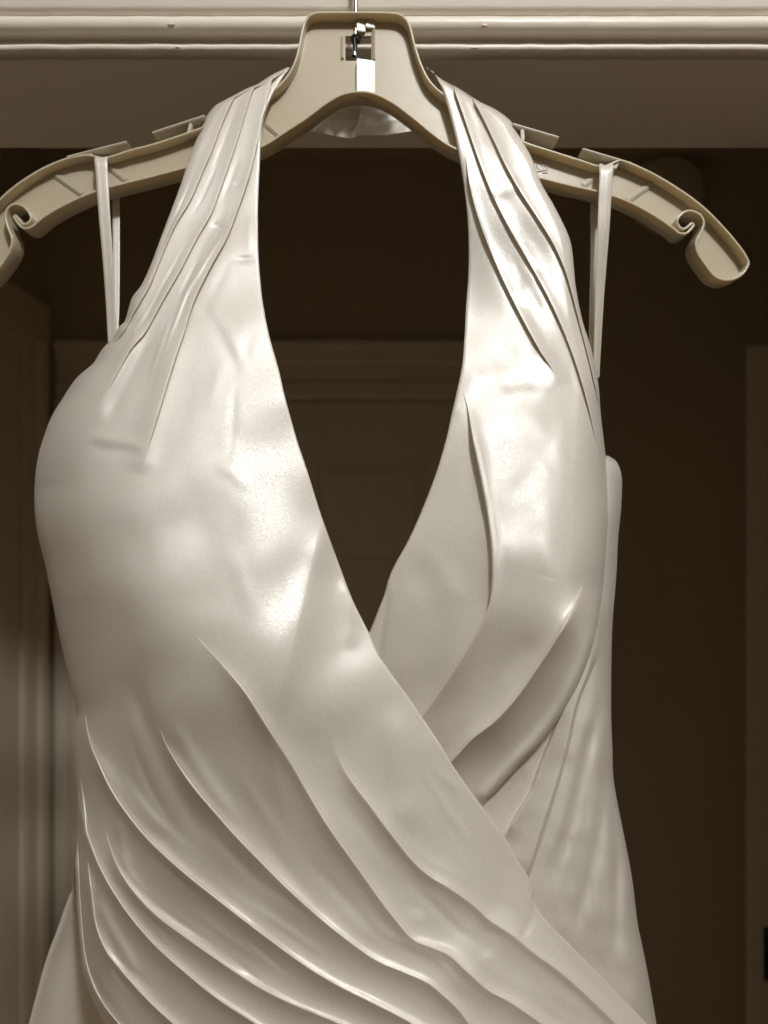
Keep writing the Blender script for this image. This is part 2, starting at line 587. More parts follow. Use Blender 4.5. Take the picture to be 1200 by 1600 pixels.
tag(box('ceiling', -1.6, 1.6, HB, BY + 0.1, CEIL, CEIL + 0.05, WALLPAINT), kind='structure')
tag(box('wall_back', -1.6, 1.6, BY, BY + 0.1, 0.0, CEIL, WALLPAINT), kind='structure')
tag(box('wall_left', LX - 0.1, LX, HB, BY, 0.0, CEIL, WALLPAINT), kind='structure')
tag(box('wall_right', RX, RX + 0.1, HB, BY, 0.0, CEIL, WALLPAINT), kind='structure')

def bx(px, Y=BY):
    return (px - 600.0) / F * Y
def bz(py, Y=BY):
    return CZ + (800.0 - py) / F * Y

# far casing on the back wall
bc = empty('door_casing')
tag(bc, 'dim painted casing round the panelled door beyond the neckline', 'door casing', kind='structure')
dx0, dx1 = bx(150), bx(776)
ztop = bz(626)
cw = bz(533, BY - 0.02) - ztop
def casing_profile(n0, width):
    # (offset across, proud) pairs of a stepped moulding
    return [(0, 0), (0, 0.012), (0.10 * width, 0.015), (0.30 * width, 0.015), (0.34 * width, 0.010), (0.62 * width, 0.011),
            (0.66 * width, 0.019), (0.86 * width, 0.021), (0.92 * width, 0.026), (width, 0.026), (width, 0)]
pr = [(BY - 0.0005 - p, ztop + o) for o, p in casing_profile(0, cw)]
extrude_profile('head_casing', pr, dx0 - 0.075, dx1 + 0.075, DOORPAINT, bc)
for sgn, xe in ((-1, dx0), (1, dx1)):
    bm = bmesh.new()
    pf = casing_profile(0, 0.072)
    top = [bm.verts.new((xe + sgn * o, BY - 0.0005 - p, ztop - 0.001)) for o, p in pf]
    bot = [bm.verts.new((xe + sgn * o, BY - 0.0005 - p, 0.0)) for o, p in pf]
    k = len(pf)
    for i in range(k):
        bm.faces.new((top[i], top[(i + 1) % k], bot[(i + 1) % k], bot[i]))
    bm.faces.new(top); bm.faces.new(bot)
    from_bm('side_casing', bm, DOORPAINT, bc)

# panelled door
door = empty('panelled_door')
tag(door, 'closed six panel door in the dark behind the dress', 'door')
yd = BY - 0.006
dz1 = ztop - 0.004
px_cols = [(bx(150) + 0.115, bx(150) + 0.325), (bx(776) - 0.325 + 0.0, bx(776) - 0.115)]
px_cols[1] = (bx(497), bx(668))
px_cols[0] = (bx(257), bx(428))
pz_rows = [(bz(872), bz(722)), (0.95, bz(985)), (0.16, 0.80)]
xs = sorted([dx0 + 0.003, dx1 - 0.003] + [v for c in px_cols for v in c])
zs = sorted([0.006, dz1] + [v for c in pz_rows for v in c])
for i in range(0, 6, 2):
    box('stile', xs[i], xs[i + 1], yd, BY - 0.001, zs[0], zs[-1], DOORPAINT, door, 0.0015)
for c in px_cols:
    for i in range(0, 8, 2):
        box('rail', c[0] + 0.0005, c[1] - 0.0005, yd + 0.0004, BY - 0.001, zs[i], zs[i + 1], DOORPAINT, door, 0.0015)
    for z0, z1 in pz_rows:
        bm = bmesh.new()
        e = 0.030
        a = [bm.verts.new(p) for p in ((c[0], BY - 0.0012, z0), (c[1], BY - 0.0012, z0), (c[1], BY - 0.0012, z1), (c[0], BY - 0.0012, z1))]
        q = [bm.verts.new(p) for p in ((c[0] + e, yd - 0.001, z0 + e), (c[1] - e, yd - 0.001, z0 + e), (c[1] - e, yd - 0.001, z1 - e), (c[0] + e, yd - 0.001, z1 - e))]
        bm.faces.new(q)
        for i in range(4):
            bm.faces.new((a[i], a[(i + 1) % 4], q[(i + 1) % 4], q[i]))
        bm.faces.new(a)
        from_bm('door_panel', bm, DOORPAINT, door)

# casing on the left-hand wall
lc = empty('door_casing')
tag(lc, 'painted casing of a side door on the left hallway wall', 'door casing', kind='structure')
zl = CZ + 0.335
bm = bmesh.new()
pf = [(0, 0), (0, 0.012), (0.012, 0.015), (0.030, 0.015), (0.034, 0.010), (0.055, 0.011), (0.060, 0.020), (0.078, 0.022), (0.084, 0.016), (0.092, 0.016), (0.092, 0)]
top = [bm.verts.new((LX + 0.0005 + p, BY - 0.125 + o, zl - 0.001)) for o, p in pf]
bot = [bm.verts.new((LX + 0.0005 + p, BY - 0.125 + o, 0.0)) for o, p in pf]
for i in range(len(pf)):
    j = (i + 1) % len(pf)
    bm.faces.new((top[i], top[j], bot[j], bot[i]))
bm.faces.new(top); bm.faces.new(bot)
from_bm('side_casing', bm, DOORPAINT, lc)
box('head_casing', LX + 0.0005, LX + 0.020, HB + 0.05, BY - 0.033, zl, zl + 0.075, DOORPAINT, lc, 0.003)
ld = box('side_door', LX + 0.0008, LX + 0.006, HB + 0.10, BY - 0.128, 0.01, zl - 0.002, DOORPAINT)
tag(ld, 'plain painted door leaf set in the left hallway wall', 'door')

# open door leaf at the right with its latch plate
YL = 1.19
od = empty('open_door')
tag(od, 'open painted door leaf seen edge on with a black latch plate', 'door')
exl = bx(1166, YL)
bm = bmesh.new()
v8 = []
for z in (0.01, bz(541, YL)):
    for x, y in ((exl, YL), (exl + 0.040, YL - 0.012), (exl + 0.182, BY - 0.040), (exl + 0.142, BY - 0.020)):
        v8.append(bm.verts.new((x, y, z)))
for f in ((0, 1, 2, 3), (4, 7, 6, 5), (0, 4, 5, 1), (1, 5, 6, 2), (2, 6, 7, 3), (3, 7, 4, 0)):
    bm.faces.new([v8[k] for k in f])
bmesh.ops.bevel(bm, geom=list(bm.edges), offset=0.002, segments=2, affect='EDGES')
from_bm('door_leaf', bm, DOORPAINT, od)
lz0, lz1 = bz(1527, YL), bz(1443, YL)
lp = box('latch_plate', bx(1189, YL), bx(1189, YL) + 0.014, YL - 0.0100, YL - 0.0078, lz0, lz1, BLACK, od, 0.0006)
box('latch_bolt', bx(1189, YL) + 0.004, bx(1189, YL) + 0.011, YL - 0.0150, YL - 0.0101, (lz0 + lz1) / 2 - 0.007, (lz0 + lz1) / 2 + 0.007, DARKSTEEL, lp, 0.0006)

# smoke alarm high on the back wall
sa = empty('smoke_alarm')
tag(sa, 'round smoke alarm high on the dark hallway wall', 'smoke alarm')
def lathe_y(name, cx, cz, prof, m, parent):
    bm = bmesh.new()
    N = 40
    rings = [[bm.verts.new((cx + rr * math.cos(2 * math.pi * i / N), y, cz + rr * math.sin(2 * math.pi * i / N))) for i in range(N)] for rr, y in prof]
    for a, b_ in zip(rings[:-1], rings[1:]):
        for i in range(N):
            bm.faces.new((a[i], a[(i + 1) % N], b_[(i + 1) % N], b_[i]))
    bm.faces.new(rings[0]); bm.faces.new(rings[-1])
    return from_bm(name, bm, m, parent, False)
sx, sz = bx(1040), bz(305)
lathe_y('base', sx, sz, [(0.080, BY - 0.0005), (0.080, BY - 0.008), (0.078, BY - 0.010)], DOORPAINT, sa)
lathe_y('cover', sx, sz, [(0.072, BY - 0.0101), (0.072, BY - 0.020), (0.064, BY - 0.030), (0.030, BY - 0.036), (0.004, BY - 0.037)], DOORPAINT, sa)

# ------------------------------------------------------------------ coat hanger
YF, YB = 0.3885, 0.4015        # front and back of the rim
YW = 0.3965                    # web
hanger = empty('coat_hanger')
tag(hanger, 'ivory moulded plastic dress hanger with metal hook', 'hanger')

# outline (px): top edges sit at the rim's front, lower edges at its back
TOP = [(-58, 415), (-45, 385), (-25, 348), (0, 314), (27, 289), (67, 263), (107, 246), (141, 240), (167, 244.5), (208, 232), (240, 224), (291, 207),
       (330, 192), (370, 172), (405, 152), (430, 137), (446, 121), (457, 103), (464, 84), (471, 50), (476, 33), (484, 22), (497, 17.5),
       (552, 17), (606, 17.5), (624, 20), (634, 27), (641, 38), (651, 76), (660, 102), (670, 122), (684, 138), (715, 162),
       (760, 192), (818, 220), (863, 235), (903, 248), (937, 258), (955, 252), (968, 248), (1013, 267), (1057, 293), (1097, 323), (1133, 360), (1157, 390), (1167, 408)]
BOT = [(1167, 425), (1160, 438), (1148, 447), (1130, 451), (1112, 445), (1097, 427), (1084, 407), (1082, 391), (1089, 377), (1094, 363), (1088, 351),
       (1073, 346), (1062, 351), (1056, 361), (1064, 370), (1077, 361), (1082, 366), (1071, 379), (1058, 380), (1047, 372), (1013, 350), (980, 333), (953, 323),
       (927, 316), (890, 308), (853, 299), (800, 286), (740, 264), (700, 247), (675, 230), (645, 206), (615, 184), (587, 170), (562, 166), (536, 170),
       (510, 184), (480, 206), (450, 225), (410, 249), (350, 266), (287, 282), (233, 296), (183, 308), (149, 318), (107, 336), (75, 354), (53, 371), (40, 372),
       (29, 362), (24, 352), (29, 349), (41, 363), (51, 355), (41, 340), (27, 336), (17, 343), (15, 356), (20, 372), (25, 385), (24, 399), (16, 415), (0, 437),
       (-18, 453), (-38, 458), (-54, 448), (-60, 432)]
def hp(pt, Y):
    return (P(pt[0], pt[1], 0.392).x, P(pt[0], pt[1], Y).z)
outline = [hp(p, YF) for p in TOP] + [hp(p, YB) for p in BOT]

def closed_spline(pts, step):
    p = np.array(pts); n = len(p); out = []
    for i in range(n):
        p0, p1, p2, p3 = p[i - 1], p[i], p[(i + 1) % n], p[(i + 2) % n]
        k = max(1, int(np.linalg.norm(p2 - p1) / step))
        t = np.linspace(0, 1, k, endpoint=False)[:, None]
        # centripetal-like damping keeps tight corners from overshooting
        m1 = (p2 - p0) * 0.5; m2 = (p3 - p1) * 0.5
        L = np.linalg.norm(p2 - p1)
        m1 *= min(1, L / (np.linalg.norm(m1) + 1e-9)); m2 *= min(1, L / (np.linalg.norm(m2) + 1e-9))
        out.append((2 * t ** 3 - 3 * t ** 2 + 1) * p1 + (t ** 3 - 2 * t ** 2 + t) * m1 + (-2 * t ** 3 + 3 * t ** 2) * p2 + (t ** 3 - t ** 2) * m2)
    return np.vstack(out)
OUT = closed_spline(outline, 0.0012)
tg = np.roll(OUT, -1, 0) - np.roll(OUT, 1, 0)
tg /= np.linalg.norm(tg, axis=1)[:, None] + 1e-12
nin = np.stack([tg[:, 1], -tg[:, 0]], 1)      # outline runs clockwise: inward normal
area = 0.5 * np.sum(OUT[:, 0] * np.roll(OUT[:, 1], -1) - np.roll(OUT[:, 0], -1) * OUT[:, 1])
if area > 0:
    nin = -nin

def flat_poly(name, loops, y0, y1, m, parent, bev=0.0):
    cu = bpy.data.curves.new(name, 'CURVE')
    cu.dimensions = '2D'
    cu.fill_mode = 'BOTH'
    cu.extrude = abs(y1 - y0) / 2 - bev
    cu.bevel_depth = bev
    cu.bevel_resolution = 1
    for lp_ in loops:
        s = cu.splines.new('POLY')
        s.points.add(len(lp_) - 1)
        for i, (x, z) in enumerate(lp_):
            s.points[i].co = (x, z, 0, 1)
        s.use_cyclic_u = True
    o = bpy.data.objects.new(name + '_tmp', cu)
    col.objects.link(o)
    dg = bpy.context.evaluated_depsgraph_get()
    me = bpy.data.meshes.new_from_object(o.evaluated_get(dg))
    bpy.data.objects.remove(o)
    n = len(me.vertices)
    co = np.empty(n * 3, dtype=np.float32)
    me.vertices.foreach_get('co', co)
    co = co.reshape(-1, 3)
    new = np.stack([co[:, 0], (y0 + y1) / 2 - co[:, 2], co[:, 1]], 1)
    me.vertices.foreach_set('co', new.reshape(-1))
    me.update()
    me.name = name
    me.materials.clear()
    return link(name, me, m, parent, False)

web_loop = OUT + nin * 0.0012
def rect_loop(x0, y0, x1, y1, Y):
    return [hp((x0, y0), Y), hp((x1, y0), Y), hp((x1, y1), Y), hp((x0, y1), Y)]
body = flat_poly('web', [web_loop[::2].tolist(), rect_loop(539, 58, 580, 97, YW)], YW - 0.0010, YW + 0.0010, PLASTIC, hanger)

# rim flange swept round the outline (rounded section)
prof = []
wd = 0.0014
for cx, cy, a0 in ((wd - 0.0006, YB - 0.0006, 0), (0.0006, YB - 0.0006, 90), (0.0006, YF + 0.0006, 180), (wd - 0.0006, YF + 0.0006, 270)):
    for k in range(4):
        a = math.radians(a0 + 30 * k)
        prof.append((cx + 0.0006 * math.cos(a), cy + 0.0006 * math.sin(a)))
prof = np.array(prof)
V = np.zeros((len(OUT) + 1, len(prof) + 1, 3))
for j in range(len(prof) + 1):
    pj = prof[j % len(prof)]
    q = OUT + nin * pj[0]
    q = np.vstack([q, q[:1]])
    V[:, j, 0] = q[:, 0]; V[:, j, 1] = pj[1]; V[:, j, 2] = q[:, 1]
grid_mesh('rim', V, PLASTIC, hanger)

def plate(name, pts, y0, y1, m, parent, bev=0.0006):
    bm = bmesh.new()
    a = [bm.verts.new((x, y0, z)) for x, z in pts]
    b_ = [bm.verts.new((x, y1, z)) for x, z in pts]
    bm.faces.new(a); bm.faces.new(b_[::-1])
    for i in range(len(pts)):
        j = (i + 1) % len(pts)
        bm.faces.new((a[j], a[i], b_[i], b_[j]))
    if bev:
        bmesh.ops.bevel(bm, geom=list(bm.edges), offset=bev, segments=2, affect='EDGES')
    return from_bm(name, bm, m, parent, False)

# strap-retaining tabs above the arms: thin flanges running fore and aft, on short posts
def strip(name, a, b_, th, post):
    """a, b_ px ends of the tab's upper edge"""
    A = np.array(hp(a, YF)); B = np.array(hp(b_, YF))
    t = (B - A) / np.linalg.norm(B - A)
    n_ = np.array([t[1], -t[0]])
    if n_[1] > 0: n_ = -n_
    pts = [A, B, B + n_ * th, A + n_ * th]
    o = plate(name, [tuple(p) for p in pts], YF + 0.0002, YB - 0.0002, TABPLASTIC, hanger, 0.0004)
    pa, pb = np.array(hp(post[0], YF)), np.array(hp(post[1], YF))
    d = (pb - pa) / np.linalg.norm(pb - pa)
    nn = np.array([-d[1], d[0]]) * 0.0009
    plate('tab_post', [tuple(pa + nn), tuple(pb + nn), tuple(pb - nn), tuple(pa - nn)], YF + 0.0010, YB - 0.001, TABPLASTIC, o, 0.0004)
strip('strap_tab', (240, 205), (322, 178), 0.0012, ((300, 190), (296, 206)))
strip('strap_tab', (107, 243), (201, 219), 0.0012, ((142, 236), (149, 246)))
strip('strap_tab', (800, 191), (872, 212.5), 0.0012, ((815, 198), (816, 218)))
strip('strap_tab', (908, 230), (985, 253), 0.0012, ((965, 248), (958, 262)))

# stiffening ribs on the web
for a, b_ in (((80, 273), (127, 306)), ((168, 262), (196, 285)), ((414, 194), (444, 220)), ((911, 293), (934, 276)), ((981, 316), (1026, 286))):
    pa, pb = np.array(hp(a, YW)), np.array(hp(b_, YW))
    d = (pb - pa) / np.linalg.norm(pb - pa)
    nn = np.array([-d[1], d[0]]) * 0.0017
    plate('stiffening_rib', [tuple(pa + nn), tuple(pb + nn), tuple(pb - nn), tuple(pa - nn)], YW - 0.0022, YW - 0.0008, PLASTIC, hanger, 0.0009)

# hook socket: a slanting moulded strip beside the wire, and the frame of the square hole
def wedge(name, x0, x1, y0, y1, dl, dr):
    bm = bmesh.new()
    pts = []
    for (x, d) in ((x0, dl), (x1, dr)):
        for y in (y0, y1):
            v = P(x, y, YW)
            pts.append(((v.x, YW - d, v.z), (v.x, YW - 0.0008, v.z)))
    v = [[bm.verts.new(q) for q in p] for p in pts]
    (a, a2), (b1, b2), (c, c2), (d1, d2) = v
    for f in ((a, b1, d1, c), (a2, c2, d2, b2), (a, a2, b2, b1), (c, d1, d2, c2), (a, c, c2, a2), (b1, b2, d2, d1)):
        bm.faces.new(f)
    bmesh.ops.bevel(bm, geom=list(bm.edges), offset=0.0003, segments=2, affect='EDGES')
    return from_bm(name, bm, PLASTIC, hanger)
wedge('hook_socket', 558, 586, 98.5, 160, 0.0045, 0.0023)
wedge('hook_socket', 558, 571, 27, 55, 0.0040, 0.0029)
wedge('hook_socket', 572, 586, 30, 49, 0.0038, 0.0027)
wedge('hole_rim', 581.5, 586.5, 50, 97.5, 0.0022, 0.0032)
wedge('hole_rim', 533, 537.5, 60, 95, 0.0020, 0.0024)

def tube(name, pts, rad, m, parent, N=14, step=0.0015):
    s = spline(pts, step)
    t = np.gradient(s, axis=0); t /= np.linalg.norm(t, axis=1)[:, None]
    ref = np.array([0.3, 1.0, 0.1])
    a = np.cross(t, ref); a /= np.linalg.norm(a, axis=1)[:, None]
    b_ = np.cross(t, a)
    th = np.linspace(0, 2 * math.pi, N + 1)
    rr = np.full(len(s), rad) if np.isscalar(rad) else np.interp(np.linspace(0, 1, len(s)), np.linspace(0, 1, len(rad)), rad)
    V = s[:, None] + rr[:, None, None] * (a[:, None] * np.cos(th)[None, :, None] + b_[:, None] * np.sin(th)[None, :, None])
    return grid_mesh(name, V, m, parent)
hx, hy = P(556, 60, YW).x, YW - 0.0005
hz0 = P(556, 66, YW).z
ztc = cz0 + 0.058
pts = [(hx - 0.0008, hy, hz0 - 0.008), (hx - 0.0003, hy, hz0 + 0.001), (hx, hy, hz0 + 0.02), (hx, hy, ztc - 0.004), (hx, hy + 0.002, ztc + 0.008), (hx, hy + 0.010, ztc + 0.016), (hx, hy + 0.020, ztc + 0.010), (hx, hy + 0.0212, ztc + 0.004)]
hook = tube('hook', pts, 0.0013, STEEL, hanger)
# headed end of the wire in the hole
v = P(556, 63, YW)
bm = bmesh.new()
bmesh.ops.create_cone(bm, cap_ends=True, segments=24, radius1=0.0022, radius2=0.0032, depth=0.0035)
bmesh.ops.bevel(bm, geom=list(bm.edges), offset=0.0004, segments=2, affect='EDGES')
for q in bm.verts:
    q.co = Vector((q.co.x + v.x, q.co.y + YW, q.co.z + v.z))
from_bm('hook_head', bm, DARKSTEEL, hook, True)
tube('hook_end', [(v.x - 0.0008, YW - 0.0012, v.z - 0.0006), (v.x - 0.0004, YW - 0.001, v.z - 0.005), (v.x + 0.0006, YW - 0.0012, v.z - 0.0115)], [0.0015, 0.0011, 0.0004], DARKSTEEL, hook)

# moulded maker's mark on the right arm
mk = empty('maker_mark')
mk.parent = hanger
def line_plate(name, pts, wdt, m, parent, closed):
    n_ = len(pts)
    bm = bmesh.new()
    for i in range(n_ if closed else n_ - 1):
        a = np.array(hp(pts[i], YW)); b_ = np.array(hp(pts[(i + 1) % n_], YW))
        d = (b_ - a) / np.linalg.norm(b_ - a)
        nn = np.array([-d[1], d[0]]) * wdt
        a = a - d * wdt; b_ = b_ + d * wdt
        q = [a + nn, b_ + nn, b_ - nn, a - nn]
        f0 = [bm.verts.new((x, YW - 0.0016, z)) for x, z in q]
        f1 = [bm.verts.new((x, YW - 0.0009, z)) for x, z in q]
        bm.faces.new(f0); bm.faces.new(f1[::-1])
        for k in range(4):
            bm.faces.new((f0[k], f1[k], f1[(k + 1) % 4], f0[(k + 1) % 4]))
    return from_bm(name, bm, m, parent)
line_plate('mark_border', [(824, 258), (840, 254), (855, 257.5), (856, 267), (840, 269.5), (826, 268)], 0.00016, PLASTIC, mk, True)
line_plate('mark_border', [(843, 253.5), (857, 254), (859, 257), (857.5, 271), (850, 271.5)], 0.00013, PLASTIC, mk, False)
tc = bpy.data.curves.new('mark_letters', 'FONT')
tc.body = 'R.T'
tc.size = 0.0042
tc.extrude = 0.0003
tc.align_x = 'CENTER'
to = bpy.data.objects.new('mark_tmp', tc)
col.objects.link(to)
me = bpy.data.meshes.new_from_object(to.evaluated_get(bpy.context.evaluated_depsgraph_get()))
bpy.data.objects.remove(to)
pv = P(843, 266, YW)
for q in me.vertices:
    x, y, z = q.co
    q.co = (pv.x + x, YW - 0.0012 - z, pv.z + y * 0.85 - x * 0.10)
me.name = 'mark_letters'
me.materials.clear()
link('mark_letters', me, PLASTIC, mk, False)

# ------------------------------------------------------------------ dress
dress = empty('halter_dress')
tag(dress, 'ivory satin halter dress with pleated wrap bodice on hanger', 'dress')

# ---- wrap panel (left strap, left cup, pleats sweeping to the lower right)
A_left = ycurve([(449, 105), (425, 117), (403, 131), (386, 138), (365, 149), (348, 158), (335, 166), (322, 183), (312, 205), (300, 235), (291, 262), (280, 295),
                 (265, 335), (250, 375), (235, 415), (221, 445), (207, 464), (200, 485), (195, 502), (185, 512), (177, 528), (160, 545), (145, 568), (120, 590),
                 (100, 619), (80, 652), (66, 690), (58, 722), (54, 760), (54, 800), (60, 840), (70, 880), (80, 930), (90, 980), (101, 1030), (111, 1075),
                 (119, 1110), (117, 1150), (117, 1200), (121, 1250), (119, 1320), (119, 1370), (122, 1450), (130, 1520), (148, 1570), (168, 1605), (230, 1680), (300, 1760)])
A_right = ycurve([(453, 105), (440, 125), (425, 150), (414, 180), (408, 215), (406, 260), (404, 300), (403, 340), (404, 400), (408, 450), (412, 480),
                  (421, 525), (435, 575), (443, 610), (452, 645), (465, 690), (480, 735), (497, 790), (513, 836), (531, 885), (551, 937), (567, 970), (578, 992),
                  (590, 1020), (611, 1052), (635, 1085), (658, 1118), (689, 1165), (705, 1192), (731, 1230), (760, 1270), (790, 1311), (815, 1353), (828, 1376), (833, 1393),
                  (834, 1408), (850, 1434), (881, 1466), (920, 1505), (965, 1551), (1012, 1600), (1080, 1670), (1160, 1760)])
A_base = tps([
    (447, 105, 0.390), (330, 180, 0.388), (405, 180, 0.386), (320, 250, 0.3835), (400, 250, 0.3865), (402, 320, 0.3835), (270, 340, 0.379),
    (230, 430, 0.3735), (330, 430, 0.3735), (405, 430, 0.3745), (200, 520, 0.370), (300, 560, 0.3615), (430, 570, 0.362),
    (150, 640, 0.363), (280, 690, 0.3485), (390, 700, 0.349), (455, 660, 0.356), (100, 760, 0.366), (200, 800, 0.3415), (310, 820, 0.3375),
    (420, 820, 0.3395), (500, 810, 0.348), (110, 900, 0.364), (200, 930, 0.3355), (320, 930, 0.3275), (430, 930, 0.3285), (530, 900, 0.343),
    (578, 992, 0.3405), (120, 1000, 0.366), (220, 1010, 0.336), (330, 1010, 0.322), (440, 1010, 0.3205), (150, 1090, 0.365), (250, 1100, 0.3345), (380, 1090, 0.3195), (460, 1080, 0.3175), (520, 1090, 0.3235),
    (140, 1200, 0.372), (280, 1200, 0.339), (430, 1200, 0.3245), (560, 1200, 0.328), (690, 1170, 0.341),
    (140, 1350, 0.373), (280, 1350, 0.345), (430, 1350, 0.331), (580, 1350, 0.328), (720, 1350, 0.335), (825, 1390, 0.347),
    (150, 1500, 0.369), (300, 1500, 0.345), (450, 1500, 0.330), (600, 1500, 0.324), (750, 1500, 0.328), (900, 1500, 0.346),
    (200, 1640, 0.362), (400, 1640, 0.333), (600, 1640, 0.318), (800, 1640, 0.324), (1000, 1640, 0.350),
    (300, 1760, 0.352), (600, 1760, 0.317), (900, 1760, 0.330), (1150, 1760, 0.360)])
S1 = [(372, 142), (360, 163), (345, 197), (333, 230), (317, 267), (297, 313), (273, 353), (247, 413), (233, 447), (210, 487), (192, 520), (160, 560)]
S1b = [(352, 300), (330, 333)]
S2 = [(400, 132), (392, 147), (383, 177), (367, 230), (347, 287), (330, 333), (307, 373), (280, 425), (254, 470), (228, 517), (205, 545), (180, 590), (153, 645)]
S3 = [(425, 120), (415, 165), (404, 215), (389, 275), (369, 333), (353, 373), (327, 420), (303, 470), (287, 520), (267, 580), (247, 647), (231, 703), (222, 740)]
R0 = [(512, 1120), (524, 1170), (542, 1210), (580, 1262), (612, 1305), (640, 1340), (668, 1367), (702, 1388), (740, 1415), (765, 1438), (800, 1461), (835, 1490), (870, 1515), (905, 1545), (945, 1583), (1010, 1650), (1080, 1740)]
R1 = [(300, 985), (345, 1036), (380, 1078), (403, 1114), (427, 1152), (455, 1195), (482, 1242), (515, 1296), (550, 1345), (590, 1401), (618, 1438), (645, 1468), (672, 1480), (702, 1493), (728, 1517), (762, 1547), (795, 1565), (832, 1590), (900, 1640), (1000, 1720)]
R2 = [(246, 1128), (262, 1168), (298, 1225), (340, 1275), (370, 1309), (410, 1350), (450, 1390), (500, 1435), (550, 1475), (590, 1502), (630, 1519), (668, 1536), (694, 1557), (716, 1578), (745, 1615), (820, 1700)]
R3 = [(131, 1100), (138, 1150), (153, 1192), (174, 1236), (205, 1281), (240, 1321), (290, 1366), (340, 1406), (385, 1441), (430, 1475), (480, 1511), (530, 1541), (580, 1566), (645, 1600), (740, 1660), (820, 1720)]
R4 = [(164, 1292), (174, 1330), (190, 1366), (215, 1400), (250, 1435), (300, 1472), (350, 1507), (400, 1540), (450, 1566), (500, 1587), (560, 1615), (680, 1690)]
R5 = [(119, 1200), (124, 1260), (138, 1310), (158, 1360), (184, 1405), (211, 1442), (246, 1481), (292, 1522), (342, 1562), (400, 1600), (520, 1680)]
R6 = [(136, 1335), (143, 1400), (150, 1447), (166, 1486), (191, 1518), (222, 1553), (258, 1588), (320, 1640), (400, 1700)]
R7 = [(120, 1300), (123, 1385), (127, 1450), (133, 1500), (146, 1541), (167, 1577), (195, 1610), (260, 1680)]

turn_A = yval([(105, 0.014), (185, 0.010), (260, 0.003), (440, 0.004), (520, 0.010), (600, 0.024), (760, 0.040), (950, 0.038), (1100, 0.026), (1250, 0.022), (1760, 0.022)])
turnw_A = yval([(105, 16), (185, 16), (260, 10), (440, 14), (520, 30), (600, 60), (760, 90), (950, 90), (1100, 60), (1300, 45), (1760, 45)])

def turn(x, T, wd_):
    t = np.clip(x / wd_, 0, 1)
    return T * (1 - np.sqrt(np.maximum(0, 1 - (1 - t) ** 2)))

